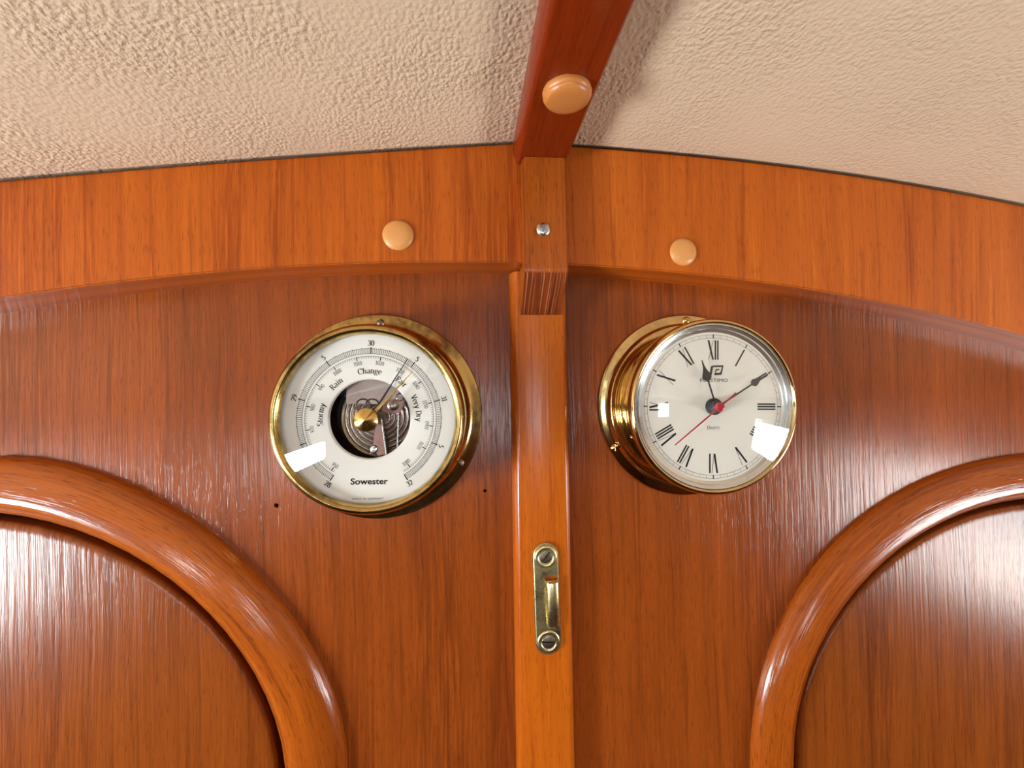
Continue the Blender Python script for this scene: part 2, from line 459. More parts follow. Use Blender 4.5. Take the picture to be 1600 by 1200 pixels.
def radial_bar(r0, r1, ang, wd):
    a = math.radians(ang); u = (math.sin(a), math.cos(a)); t = (math.cos(a), -math.sin(a)); h = wd / 2
    return [(u[0] * r + t[0] * k, u[1] * r + t[1] * k) for r, k in ((r0, -h), (r1, -h), (r1, h), (r0, h))]


def ring_arc(r, wd, a0, a1, n):
    out = []
    for i in range(n):
        q = []
        for a, rr in ((a0 + (a1 - a0) * i / n, r - wd / 2), (a0 + (a1 - a0) * i / n, r + wd / 2), (a0 + (a1 - a0) * (i + 1) / n, r + wd / 2), (a0 + (a1 - a0) * (i + 1) / n, r - wd / 2)):
            t = math.radians(a); q.append((math.sin(t) * rr, math.cos(t) * rr))
        out.append(q)
    return out


# ------------------------------------------------------------------ the cabin shell
HALF, REAR, FLOOR = 0.84, -2.9, -1.65
HD = 0.0265                                         # thickness of the header board


def fit(pts, d, deg):
    a = [P(x, y, d) for x, y in pts]; return np.polyfit([v.x for v in a], [v.y for v in a], deg)


K_HB = fit([(0, 465), (140, 447.5), (280, 430), (420, 418), (560, 411), (700, 411), (900, 412.5), (1088, 430), (1276, 452), (1425, 482.5), (1600, 524)], HD, 2)
K_CL = fit([(0, 284), (125, 272), (250, 261), (375, 252), (500, 244), (640, 235), (760, 227), (800, 224)], HD, 2)
K_CR = fit([(897, 229), (960, 233), (1040, 240), (1250, 264), (1400, 285), (1512, 303), (1600, 323)], HD, 2)
BX = (P(802, 235, HD).x + P(890, 235, HD).x) / 2      # middle of the ceiling beam


def header_z(x): return float(np.polyval(K_HB, x))


def _side(k, x, lim):
    if abs(x) <= lim: return float(np.polyval(k, x))
    s = math.copysign(1, x); z = float(np.polyval(k, s * lim)); g = float(np.polyval(np.polyder(k), s * lim)); u = abs(x) - lim
    return z + s * g * u - .22 * u * u


def ceil_z(x):
    return _side(K_CL, x, .30) if x < BX else _side(K_CR, x, .42)


XS = [-HALF + i * 2 * HALF / 84 for i in range(85)]
XS = sorted(set([round(x, 5) for x in XS] + [round(BX - 1e-4, 5), round(BX + 1e-4, 5)]))

# arched openings (centre, half width, height, exponent), from the outer and inner edge of each moulding
ARCH = {1: dict(o=(-.2786, -.2334, .1970, .2004, 1.7038), i=(-.2990, -.2405, .1801, .1749, 1.81)),
        2: dict(o=(.4401, -.2760, .2465, .2203, 2.1409), i=(.4270, -.2632, .2035, .1736, 1.9783))}
ABOT = -1.15


def arch_pt(p, t, grow=0.0):
    """t 0..1: up one side, over the top, down the other; first and last points on the straight sides"""
    cx, cz, a, b, n = p; a += grow; b += grow
    if t < .12: return Vector((cx - a, ABOT + (cz - ABOT) * t / .12))
    if t > .88: return Vector((cx + a, ABOT + (cz - ABOT) * (1 - t) / .12))
    th = PI * (1 - (t - .12) / .76)
    c, s = math.cos(th), math.sin(th)
    return Vector((cx + a * math.copysign(abs(c) ** (2 / n), c), cz + b * abs(s) ** (2 / n)))


def arch_loop(p, grow=0.0, n=120):
    # even spacing along the curve
    raw = [arch_pt(p, i / 2000, grow) for i in range(2001)]
    acc = [0.0]
    for a, b in zip(raw, raw[1:]): acc.append(acc[-1] + (b - a).length)
    out = []; j = 0
    for k in range(n + 1):
        s = acc[-1] * k / n
        while j < 1999 and acc[j + 1] < s: j += 1
        u = (s - acc[j]) / max(acc[j + 1] - acc[j], 1e-12); out.append(raw[j].lerp(raw[j + 1], u))
    return out


def sheet(name, outer, holes, plane, depth, mat, thick):
    """flat board with holes; plane: maps (u, v, t) to a point, t the depth"""
    loops = [outer] + holes
    tri = geometry.tessellate_polygon([[Vector((x, z, 0)) for x, z in lp] for lp in loops])
    pts = [p for lp in loops for p in lp]; n = len(pts)
    vs = [plane(u, v, depth) for u, v in pts] + [plane(u, v, depth - thick) for u, v in pts]
    fs = [tuple(t) for t in tri] + [tuple(n + i for i in reversed(t)) for t in tri]
    b = 0
    for lp in loops:
        m = len(lp)
        for i in range(m): fs.append((b + i, b + (i + 1) % m, n + b + (i + 1) % m, n + b + i))
        b += m
    o = mesh(name, vs, fs, mat); fixn(o.data); return o


# bulkhead
outer = [(x, ceil_z(x) + .012) for x in XS] + [(HALF, FLOOR), (-HALF, FLOOR)]
holes = [[tuple(v) for v in arch_loop(ARCH[k]['i'], .008)] for k in (1, 2)]
nails = []
for px, py, r in ((432, 790, .0013), (758, 767, .0010)):
    c = P(px, py)
    nails.append([(c.x + r * (1 + .35 * random.random()) * math.cos(i * PI / 4), c.y + r * (1 + .5 * random.random()) * math.sin(i * PI / 4)) for i in range(8)])
holes += nails
wall = structure(sheet('wall_back', outer, holes, lambda u, v, d: (u, -d, v), 0.0, W_WALL, .016))
uv_box(wall, 2)
for nl_ in nails:                                     # the bottom of each nail hole, behind the board
    cx_, cz_ = sum(p[0] for p in nl_) / 8, sum(p[1] for p in nl_) / 8
    uv_box(prism('nail_hole', [(cx_ + (x - cx_) * 1.8, cz_ + (z - cz_) * 1.8) for x, z in nl_], -.019, -.0163, W_WALL, wall), 2)
# locker backs behind the round-topped panels, with the fitted panels and the mouldings
for k in (1, 2):
    oc, ic = ARCH[k]['o'], ARCH[k]['i']
    door = structure(empty(f'door_{k}', (ic[0], 0, ABOT)))
    loop = [(v.x - ic[0], v.y - ABOT) for v in arch_loop(ic, -.0032)]
    # panel with a softly rounded rim: rings stepping inwards
    rims = [(-.0044, -.010), (-.0044, .0010), (-.0047, .0020), (-.0055, .0028), (-.0070, .0033), (-.010, .0034)]
    vs, fs = [], []
    nl = 121
    for g, d in rims:
        vs += [(v.x - ic[0], -d, v.y - ABOT) for v in arch_loop(ic, g)]
    for r in range(len(rims) - 1):
        for i in range(nl - 1): fs.append((r * nl + i, r * nl + i + 1, (r + 1) * nl + i + 1, (r + 1) * nl + i))
    fs.append(tuple(range((len(rims) - 1) * nl, len(rims) * nl)))
    pn = mesh('panel', vs, fs, W_PANEL, door); fixn(pn.data)
    for p in pn.data.polygons: p.use_smooth = len(p.vertices) == 4
    uv_box(pn, 2, k * .6)
    bk = arch_loop(ic, .0115)
    b = prism('locker_back', [(v.x - ic[0], v.y - ABOT) for v in bk], -.024, -.0162, W_SIDE, door); uv_box(b, 2)
    # moulding: half-round section swept round the arch
    N = 150
    O, I = arch_loop(oc, 0, N), arch_loop(ic, 0, N)
    H = .0115
    sec = [(0, 0.0), (.004, .0016), (.02, .0034), (.07, .0058), (.16, .0081), (.28, .0099), (.42, .0112), (.56, .0119), (.66, .0121), (.73, .0119), (.78, .0113), (.82, .0103), (.90, .0072), (.96, .0049), (.99, .0036), (1.0, .0022), (1.0, -.004)]
    vs, fs, uvs = [], [], []
    L = 0.0; wl = [0]
    for s_, d_ in zip(sec, sec[1:]): wl.append(wl[-1] + math.hypot((d_[0] - s_[0]) * .036, d_[1] - s_[1]))
    for i in range(N + 1):
        if i: L += (O[i].lerp(I[i], .5) - O[i - 1].lerp(I[i - 1], .5)).length
        for j, (s_, h) in enumerate(sec):
            p = O[i].lerp(I[i], s_); vs.append((p.x, -h, p.y)); uvs.append((wl[j] + k * .3, L))
    m = len(sec)
    for i in range(N):
        for j in range(m - 1): fs.append((i * m + j, i * m + j + 1, (i + 1) * m + j + 1, (i + 1) * m + j))
    mo = mesh(f'trim_{k + 1}', vs, fs, W_MOULD); fixn(mo.data)
    # make sure the faces look outwards
    if sum(p.normal.y for p in mo.data.polygons) > 0: mo.data.flip_normals()
    for p in mo.data.polygons: p.use_smooth = True
    uvl = mo.data.uv_layers.new(name='UVMap')
    for lp in mo.data.loops: uvl.data[lp.index].uv = uvs[lp.vertex_index]
    structure(mo)

# header board under the ceiling, its lower edge an arch
hx = [x for x in XS if abs(x) <= HALF - .001]
hpoly = [(x, ceil_z(x) + .0002) for x in hx] + [(x, header_z(x)) for x in reversed(hx)]
hd = structure(prism('trim_1', hpoly, 0.0, HD, W_HEAD, None, .0011, 2, 30))
uv_box(hd, 2, .05)

# padded vinyl ceiling: one panel each side of the beam
def ceiling_panel(name, xs):
    prof = [(-.0010, .0050), (-HD - .0018, .0050), (-HD - .0020, .0010), (-HD - .0026, .0002), (-HD - .0040, 0.0), (-.06, 0.0)] + [(-.06 + (REAR + .06) * i / 12, 0.0) for i in range(1, 13)]
    vs, fs = [], []; n = len(xs); m = len(prof)
    for y, dz in prof: vs += [(x, y, ceil_z(x) + dz) for x in xs]
    for y, dz in reversed(prof): vs += [(x, y, ceil_z(x) + .014) for x in xs]
    T = 2 * m
    for r in range(T):
        q = (r + 1) % T
        for i in range(n - 1): fs.append((r * n + i, r * n + i + 1, q * n + i + 1, q * n + i))
    fs.append(tuple(r * n for r in range(T))); fs.append(tuple(r * n + n - 1 for r in reversed(range(T))))
    o = mesh(name, vs, fs, VINYL, None, 40); fixn(o.data); return structure(o)


ceiling_panel('ceiling', [x for x in XS if x < BX])
ceiling_panel('ceiling', [x for x in XS if x > BX])

# side walls with their windows, rear wall, floor
WINS = [(-.24, -.66, -.16, -.37), (-1.75, -2.50, -.265, -.375)]
n_win = 0
for s in (-1, 1):
    zt = ceil_z(s * HALF)
    rect = [(0.0, FLOOR), (REAR, FLOOR), (REAR, zt + .01), (0.0, zt + .01)]

    def rr(y0, y1, z0, z1, r=.035, g=0.0):
        y0, y1 = min(y0, y1) - g, max(y0, y1) + g; z0, z1 = min(z0, z1) - g, max(z0, z1) + g; r += g; out = []
        for cy, cz, a in ((y1 - r, z1 - r, 0), (y0 + r, z1 - r, 90), (y0 + r, z0 + r, 180), (y1 - r, z0 + r, 270)):
            out += [(cy + r * math.cos(math.radians(a + 15 * i)), cz + r * math.sin(math.radians(a + 15 * i))) for i in range(7)]
        return out
    wins = WINS if s < 0 else [(-.20, -.62, -.15, -.36)]
    hs = [rr(*wn) for wn in wins]
    side = structure(sheet('wall_left' if s < 0 else 'wall_right', rect, hs, lambda u, v, d: (s * (HALF + d), u, v), .02, W_SIDE, .02))
    uv_box(side, 1)
    for wn in wins:
        n_win += 1
        root = structure(empty(f'window_{n_win}_offscreen', (s * HALF, 0, 0)))
        a = rr(*wn, .035, .02); b = rr(*wn, .035, -.004); n = len(a)
        vs = [(s * (-.008), u, v) for u, v in a] + [(s * (-.008), u, v) for u, v in b] + [(s * .018, u, v) for u, v in b] + [(0, u, v) for u, v in a]
        fs = []
        for g in range(3): fs += [(g * n + i, g * n + (i + 1) % n, (g + 1) * n + (i + 1) % n, (g + 1) * n + i) for i in range(n)]
        fr = mesh('window_frame', vs, fs, SILVER, root); fixn(fr.data)
        pv = [(s * .012, u, v) for u, v in rr(*wn, .035, -.001)]
        pane = mesh('window_pane_offscreen', pv, [tuple(range(len(pv)))], daylight('daylight', WINDOW_L if s < 0 else WINDOW_R), root)
CW = (.03, .27, -.36, .0)                           # companionway: x0, x1, z0, z1
cwl = [(CW[0], CW[2]), (CW[1], CW[2]), (CW[1], CW[3]), (CW[0], CW[3])]
rearw = structure(sheet('wall_rear', [(-HALF, FLOOR), (HALF, FLOOR), (HALF, ceil_z(HALF)), (BX, ceil_z(BX) + .01), (-HALF, ceil_z(-HALF))], [cwl], lambda u, v, d: (u, REAR - d, v), .03, W_SIDE, .03)); uv_box(rearw, 2)
cwd = structure(empty('door_3_offscreen', ((CW[0] + CW[1]) / 2, REAR, CW[2])))
mx_ = (CW[0] + CW[1]) / 2
mesh('daylight_opening_offscreen', [(x - mx_, -.015, z - CW[2]) for x, z in cwl], [(0, 1, 2, 3)], daylight('companionway_daylight', DOOR_L), cwd)
fl = structure(mesh('floor', [(-HALF, 0, FLOOR), (HALF, 0, FLOOR), (HALF, REAR, FLOOR), (-HALF, REAR, FLOOR)], [(0, 1, 2, 3)], FLOORM)); uv_box(fl, 1)

# ------------------------------------------------------------------ ceiling beam, block, post
PD = .012                                             # post front
BD = .037                                             # block front
zb = P(850, 245, BD).y                                # underside of the beam
xl0, xl1 = P(801, 228, HD).x, P(815, 245, BD).x
xr1 = P(882, 245, BD).x; xr0 = xr1 + (xl1 - xl0)
zc = max(ceil_z(xl0), ceil_z(xr0)) + .001
prof = [(xl0, zc)]
for i in range(9):
    a = PI / 2 * i / 8; prof.append((xl1 - (xl1 - xl0) * math.cos(a), (zb + .009) - .009 * math.sin(a)))
for i in range(9):
    a = PI / 2 * (1 - i / 8); prof.append((xr1 + (xr0 - xr1) * math.cos(a), (zb + .009) - .009 * math.sin(a)))
prof.append((xr0, zc))
n = len(prof); y0, y1 = -HD - .0003, REAR + .001
vs, fs = [], []
ys = [y0 - .0004, y0 - .001, -.05] + [-.05 + (y1 + .05) * i / 10 for i in range(1, 11)]
cxm, czm = (xl1 + xr1) / 2, zc
for k, y in enumerate(ys):
    g = (.0015 if k == 0 else 0)
    vs += [(x + (g if x < cxm else -g), y, z + (g if z < zc - .004 else 0)) for x, z in prof]
for k in range(len(ys) - 1): fs += [(k * n + i, k * n + (i + 1) % n, (k + 1) * n + (i + 1) % n, (k + 1) * n + i) for i in range(n)]
fs += [tuple(range(n)), tuple(range(len(vs) - 1, len(vs) - n - 1, -1))]
beam = mesh('ceiling_beam', vs, fs, W_BEAM, None, 50); fixn(beam.data); uv_box(beam, 1)
tag(beam, 'dark reddish varnished wooden beam running along the cream ceiling', 'beam')

# block joining beam and post
bx0, bx1 = P(818, 330, BD).x, P(886.5, 330, BD).x
zfb = P(852, 428, BD).y; zbb = P(850, 492, PD).y
bxm = (bx0 + bx1) / 2
zh = min(header_z(bx0), header_z(bx1)) - .0004
_n1 = Vector((BD, zfb)); _dn = Vector((PD + .0006 - BD, zbb - zfb)).normalized()
_pa, _pb = _n1 + Vector((0, .004)), _n1 + _dn * .004
nose = [tuple(_pa * (1 - t) ** 2 + _n1 * 2 * t * (1 - t) + _pb * t * t) for t in (0, .2, .4, .6, .8, 1)]
side_poly = [(BD, zb - .0003)] + nose + [(PD + .0006, zbb), (PD + .0006, zh), (HD + .0004, zh), (HD + .0004, zb - .0003)]
n = len(side_poly)
vs = [(bx0, -d, z) for d, z in side_poly] + [(bx1, -d, z) for d, z in side_poly]
fs = [tuple(range(n)), tuple(range(2 * n - 1, n - 1, -1))] + [(i, (i + 1) % n, n + (i + 1) % n, n + i) for i in range(n)]
me = bpy.data.meshes.new('body'); me.from_pydata([(x - bxm, y, z - zbb) for x, y, z in vs], [], fs)
bm = bmesh.new(); bm.from_mesh(me); bmesh.ops.recalc_face_normals(bm, faces=bm.faces)
oe = [e for e in bm.edges if e.calc_face_angle(0) > 1.2 and all(v.co.y < -PD - .002 for v in e.verts) and abs(e.verts[0].co.x - e.verts[1].co.x) < 1e-6]
bmesh.ops.bevel(bm, geom=oe, offset=.0010, segments=2, affect='EDGES', clamp_overlap=True)
bm.to_mesh(me); bm.free()
blk = empty('beam_block', (bxm, 0, zbb))
tag(blk, 'small wooden block with one crosshead screw joining ceiling beam and post', 'block')
bo = link('body', me, W_BLOCK, None, 30); uv_box(bo, 2, .02)
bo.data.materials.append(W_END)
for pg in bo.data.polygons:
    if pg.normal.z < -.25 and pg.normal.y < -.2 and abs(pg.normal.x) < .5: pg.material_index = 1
sc_ = P(849, 358, BD)
carve(bo, [ellipse_pts(sc_.x - bxm, sc_.y - zbb, .0040, .0040, 0, 345, 23)], BD - .0026, BD + .002); bo.parent = blk   # hole for the screw
scr = lathe('screw', [(0, .95), (2.2, .95), (3.5, .7), (4.1, .1), (4.2, -2.0), (0, -2.0)], STEEL, None, 32)
carve(scr, [bar_poly(.0019, .00042), bar_poly(.0019, .00042, 90)], -.0017, .002); scr.parent = blk
scr.location = (sc_.x - bxm, -BD, sc_.y - zbb); scr.rotation_euler = (0, math.radians(20), 0)
# post (vertical batten between the two halves of the bulkhead), leaning as photographed
pt_z, pb_z = zh - .0002, FLOOR
def edge_x(pa, pb, d):
    a, b = P(*pa, d), P(*pb, d); return lambda z: a.x + (b.x - a.x) * (z - a.y) / (b.y - a.y)
eL0 = edge_x((796, 500), (806.5, 1190), 0.0); eL1 = edge_x((810.5, 500), (817, 1190), PD)
eR1 = edge_x((877, 500), (890, 1190), PD)
rows = [pt_z - (pt_z - pb_z) * (i / 30) ** 1.3 for i in range(31)]
vs, fs, uvs = [], [], []
for z in rows:
    z_ = max(z, -.5); a, b, c = eL0(z_), eL1(z_), eR1(z_)
    sec = [(a, 0.0003), (a, .002)]
    for i in range(7):
        t = PI / 2 * i / 6; sec.append((b - (b - a) * math.cos(t), .002 + (PD - .002) * math.sin(t)))
    for i in range(7):
        t = PI / 2 * (1 - i / 6); sec.append((c + .0042 * math.cos(t), PD - .005 + .005 * math.sin(t)))
    sec.append((c + .0042, .0003))
    vs += [(x, -d, z) for x, d in sec]
n = len(sec)
for k in range(len(rows) - 1): fs += [(k * n + i, k * n + (i + 1) % n, (k + 1) * n + (i + 1) % n, (k + 1) * n + i) for i in range(n)]
fs += [tuple(range(n)), tuple(range(len(vs) - 1, len(vs) - n - 1, -1))]
post = mesh('wooden_post', vs, fs, W_POST, None, 50); fixn(post.data); uv_box(post, 2, .3)
tag(post, 'light honey varnished vertical wooden post between the two round-topped panels', 'post')

# ------------------------------------------------------------------ screw caps
def cap(name, r, h, mat, label):
    o = lathe(name, [(0, h), (r * .35, h * .97), (r * .62, h * .86), (r * .82, h * .66), (r * .94, h * .40), (r, h * .16), (r * .99, 0), (0, 0)], mat, None, 48, 60)
    return tag(o, label, 'screw cap', 'tan plastic screw caps')


c = P(622, 368, HD); o = cap('screw_cap', 9.3, 3.0, CAP, 'round tan plastic screw cap on header board above the barometer'); o.location = (c.x, -HD, c.y)
c = P(1067, 394, HD); o = cap('screw_cap', 9.0, 3.0, CAP, 'round tan plastic screw cap on header board above the clock'); o.location = (c.x, -HD, c.y)
r_ = ray(886, 155); t_ = (zb - .004) / r_.z
p = CAMPOS + r_ * t_
bc = empty('screw_cap', (p.x, p.y, zb))
tag(bc, 'large caramel plastic screw cap under the ceiling beam, its rim chipped', 'screw cap', 'tan plastic screw caps')
rad = 37.0 / FPX * t_ * 1000
o = lathe('cap_disc', [(0, 6.2), (rad * .6, 6.0), (rad * .84, 5.4), (rad * .95, 4.4), (rad * .98, 3.4), (rad, 1.2), (rad * .99, 0), (0, 0)], CAPB, bc, 64, 60)
o.rotation_euler = (PI / 2, 0, 0)
o = lathe('cap_rim', [(rad * .97, 3.2), (rad * 1.03, 2.6), (rad * 1.045, 1.0), (rad * 1.02, 0.02), (rad * .95, .02)], CAPB, bc, 64, 60)
for v in o.data.vertices:
    a = math.atan2(v.co.z, v.co.x); v.co.x *= 1 + .012 * math.sin(9 * a) * math.sin(4 * a); v.co.z *= 1 + .012 * math.sin(7 * a + 1)
o.rotation_euler = (PI / 2, 0, 0)


# ------------------------------------------------------------------ round-head screws on the flanges
def flange_screw(parent, ang, rad, d, mat, r=2.7, slot=20):
    a = math.radians(ang); s = lathe('flange_screw', [(0, 1.5), (r * .5, 1.35), (r * .85, .8), (r, 0), (r, -.4), (0, -.4)], mat, None, 24)
    carve(s, [bar_poly(.0040, .0003)], .0003, .003); s.parent = parent
    s.location = (math.sin(a) * rad, -d, math.cos(a) * rad); s.rotation_euler = (0, math.radians(slot), 0)
    return s


# ------------------------------------------------------------------ barometer
c = P(594.4, 650)
bar = empty('barometer', (c.x, 0, c.y), math.radians(1.7))
tag(bar, 'brass ship barometer with white dial and open centre showing its works', 'barometer')
lathe('base_flange', [(0, .2), (66.2, .2), (66.8, .8), (66.9, 2.0), (66.4, 3.0), (65.2, 3.5), (62.5, 3.7), (60.0, 4.4), (58.2, 5.8), (57.2, 7.8), (56.4, 8.6), (54.5, 8.8), (50, 8.8)], BRASS_OLD, bar)
lathe('case', [(53.0, 8.5), (52.6, 12), (52.4, 22), (52.6, 27)], BRASS_OLD, bar)
lathe('bezel', [(52.0, 26), (53.8, 26.6), (55.2, 28.5), (55.8, 31.5), (55.7, 34.5), (55.0, 37.0), (53.8, 38.6), (52.4, 39.2), (51.2, 38.7), (50.4, 37.4), (49.9, 35.8), (49.6, 34.4)], BRASS_OLD, bar, 128, 60)
for a in (0, 120, 240): flange_screw(bar, a, .0608, .0040, DARKSTEEL, 2.6, random.randint(0, 90))
DD = .0318
dial = lathe('dial', [(52, 31.0), (52, 31.8), (24.6, 31.8), (24.0, 31.6), (23.4, 31.0), (23.2, 30.0), (23.6, 29.4)], DIALW, bar, 128, 25)
PZ = DD + .00010
DEG = 74.2
tk = []
for i in range(-100, 101):
    a = i * DEG / 50
    if i % 25 == 0: tk.append(radial_bar(.0384, .0424, a, .00062))
    elif i % 5 == 0: tk.append(radial_bar(.0385, .0421, a, .00026))
    else: tk.append(radial_bar(.0385, .0415, a, .00023))
tk += ring_arc(.0415, .00020, -2 * DEG, 2 * DEG, 150) + ring_arc(.0385, .00020, -2 * DEG, 2 * DEG, 150)
flat('inch_scale', tk, PZ, INK, dial)
mb = lambda v: (v / 33.864 - 30) * DEG
tk = ring_arc(.0370, .00018, mb(949), mb(1083), 140)
for v in range(949, 1084): tk.append(radial_bar(.0348 if v % 10 == 0 else .0357, .0370, mb(v),   .00056 if v % 10 == 0 else .00020))
flat('millibar_scale', tk, PZ, INK, dial)
pl = []
for v, t in ((-2, '28'), (-1, '29'), (0, '30'), (1, '31'), (2, '32'), (-.5, '5'), (.5, '5'), (1.5, '5')):
    a = v * DEG; inw = abs(a) > 130
    flat('inch_numeral', arc_text(t, .0432 if not inw else .0430, a, .0031, .07, .20, .03, inw, .95), PZ, INK, dial)
pl = []
for v in range(950, 1081, 10):
    a = mb(v); inw = v <= 960 or v >= 1060
    pl += arc_text(str(v), .0322, a, .0023, .08, .12, .03, inw, .90)
flat('millibar_numerals', pl, PZ, INK, dial)
pl = []
for t, a, tr in (('Stormy', -85, .04), ('Rain', -43.5, .06), ('Change', -1.0, .05), ('Fair', 39, .05), ('Very Dry', 76.5, .03)):
    pl += arc_text(t, .0268, a, .0034, .06, .17, tr, False, 1.02)
flat('weather_words', pl, PZ, INK, dial)
font_text('maker_name', 'Sowester', .0050, .00011, PZ, INK, dial, .0, -.0368, 1.12, 1.0)
font_text('origin_line', 'MADE IN GERMANY', .0014, 0.0, PZ, INK, dial, -.0005, -.0468, 1.3, 1.15)
# works seen through the opening
lathe('works_back', [(0, 8.8), (48, 8.8), (48, 9.4)], CASEDARK, bar)
lathe('works_wall', [(50.5, 9), (50.5, 31), (49.8, 31), (49.8, 9)], CASEDARK, bar)
caps = []
for i in range(15):
    r = 24.5 - i * 1.42; caps += [(r, 19.0 - (1.1 if i % 2 else 0) + i * .12), (r - .75, 19.0 - (0 if i % 2 else .25) + i * .12)]
cp = lathe('capsule', [(25.5, 11), (25.5, 17.5)] + caps + [(0, 21)], MECH, bar, 96, 60, center=(.0045, .0005))
prism('bridge_plate', [(-.0160, .0085), (.0140, .0085), (.0190, .0100), (.0190, .0250), (-.0160, .0250)], .0215, .0235, MECH2, bar, .0005)
for x in (-.0060, -.0005): lathe('coil', [(4.4, 23.6), (4.4, 24.4), (4.0, 24.8), (3.6, 24.4), (3.6, 23.6)], MECH, bar, 32, 60, True, (x, .0075))
prism('lever', [(.0025, .000), (.0055, .000), (.0085, -.0225), (.0035, -.0225), (.0005, -.0170)], .0240, .0256, LEVER, bar, .0004)
prism('lever_edge', [(.0053, -.001), (.0059, -.001), (.0092, -.0235), (.0085, -.0235)], .0240, .0266, STEEL, bar)
prism('chain_rod', [(.0150, .002), (.0157, .002), (.0152, -.0200), (.0145, -.0200)], .0245, .0252, STEEL, bar)
prism('rocking_arm', [(.0060, .010), (.0170, .0125), (.0190, .0095), (.0165, .0035), (.0120, .0025), (.0060, .0045)], .0240, .0260, LEVER, bar, .0006)
for x, z, r in ((.0165, .0130, 2.6), (.0125, .0080, 3.4)): lathe('pivot_collar', [(0, 27.2), (r * .7, 27.2), (r, 26.6), (r, 24.5)], MECH, bar, 24, 35, False, (x, z))
s = lathe('works_screw', [(0, 26.8), (1.9, 26.6), (2.5, 25.8), (2.5, 24.0), (0, 24.0)], STEEL, None, 24, 40, False, (.0012, -.0185))
carve(s, [bar_poly(.0040, .00035, 45, .0012, -.0185)], .0256, .028); s.parent = bar
lathe('spindle', [(1.0, 20), (1.0, 36), (0, 36)], BRASS_KNOB, bar, 16)


def needle(name, parent, ang, r0, r1, w0, w1, d, t, mat):
    a = math.radians(ang); u = Vector((math.sin(a), math.cos(a))); v = Vector((math.cos(a), -math.sin(a)))
    pts = [u * r0 - v * w0 / 2, u * r1 - v * w1 / 2, u * r1 + v * w1 / 2, u * r0 + v * w0 / 2]
    return prism(name, [tuple(p) for p in pts], d, d + t, mat, parent)


needle('pressure_hand', bar, 31.0, -.006, .0415, .0016, .00035, .0330, .0003, HANDBLK)
needle('set_hand', bar, 42.0, .002, .0385, .0022, .00030, .0385, .0004, BRASS_KNOB)
lathe('glass', [(0, 36.9), (50.3, 36.9), (50.3, 36.2), (0, 36.2)], GLASS, bar, 96, 30)
lathe('knob', [(0, 46.2), (.4, 46.1), (6.0, 43.6), (6.6, 43.0), (6.7, 42.2), (6.2, 41.5), (3.0, 41.2), (2.6, 37.0), (0, 37.0)], BRASS_KNOB, bar, 64, 25)

# ------------------------------------------------------------------ clock
c = P(1068.5, 632.4)
clk = empty('ship_clock', (c.x, 0, c.y), math.radians(1.6))
tag(clk, 'polished brass ship clock with roman numerals and domed glass', 'clock')
lathe('base_flange', [(0, .2), (62.4, .2), (63.0, .8), (63.1, 2.0), (62.5, 2.9), (61.0, 3.3), (58.5, 3.5), (57.0, 3.9), (56.2, 4.9), (55.9, 6.2), (55.2, 6.9), (53.8, 7.1), (48, 7.1)], BRASS, clk, 128)
lathe('case', [(50.2, 6.9), (49.4, 8.0), (49.0, 10), (49.0, 15.5), (49.6, 16.0), (50.1, 16.8), (50.1, 18.2), (49.8, 19.0), (50.0, 24), (50.4, 31), (50.8, 33)], BRASS, clk, 128)
lathe('bezel', [(50.4, 32.5), (52.2, 32.8), (53.6, 33.8), (54.3, 35.6), (54.5, 38.0), (54.2, 40.2), (53.4, 41.6), (52.4, 42.0), (51.6, 41.6), (51.3, 40.6), (51.3, 39.6)], BRASS, clk, 128, 60)
for a in (0, 120, 240): flange_screw(clk, a, .0592, .0035, BRASS, 2.7, random.randint(0, 90))
lathe('inner_ring', [(45.9, 37.6), (46.3, 38.1), (48.2, 38.6), (48.6, 39.6), (50.6, 40.6), (51.4, 40.6)], SILVER, clk, 128, 25)
CD = .0380
dial = lathe('dial', [(0, 38.0), (46.6, 38.0), (46.6, 37.0)], DIALC, clk, 128, 25)
PZ = CD + .00010
tk = ring_arc(.0446, .00016, 0, 360, 160) + ring_arc(.0426, .00016, 0, 360, 160)
for i in range(60):
    tk.append(radial_bar(.0424 if i % 5 == 0 else .0426, .0449 if i % 5 == 0 else .0446, i * 6, .00065 if i % 5 == 0 else .00015))
flat('minute_track', tk, PZ, INK, dial)
ROM = {1: 'I', 2: 'II', 3: 'III', 4: 'IIII', 5: 'V', 6: 'VI', 7: 'VII', 8: 'VIII', 9: 'IX', 10: 'X', 11: 'XI', 12: 'XII'}
pl = []
for h, t in ROM.items():
    a = math.radians(h * 30); inw = False
    u = Vector((math.sin(a), math.cos(a))); v = Vector((math.cos(a), -math.sin(a)))
    r0, r1 = .0292, .0412
    wd = {'I': .0016, 'V': .0046, 'X': .0044}; tot = sum(wd[q] for q in t); s = -tot / 2

    def bar_(x0, x1, wl):                             # x0 at the top, x1 at the foot of the letter
        pl.append([(x0 - wl / 2, 1), (x0 + wl / 2, 1), (x1 + wl / 2, 0), (x1 - wl / 2, 0)])
    n0 = len(pl)
    for q in t:
        m = s + wd[q] / 2
        if q == 'I': bar_(m, m, .00095)
        elif q == 'V': bar_(m - .0017, m + .0001, .00115); bar_(m + .0018, m + .0003, .00028)
        else: bar_(m - .0015, m + .0014, .00120); bar_(m + .0016, m - .0015, .00028)
        s += wd[q]
    for k in range(n0, len(pl)):
        q = []
        for x, y in pl[k]:
            if inw: rr_ = r1 - y * (r1 - r0); xx = -x
            else: rr_ = r0 + y * (r1 - r0); xx = x
            p = u * rr_ + v * xx; q.append((p.x, p.y))
        pl[k] = q
flat('roman_numerals', pl, PZ, INK, dial)
font_text('maker_name', 'PLASTIMO', .0031, 0.0, PZ, INK, dial, .0005, .0162, 1.25, 1.05)
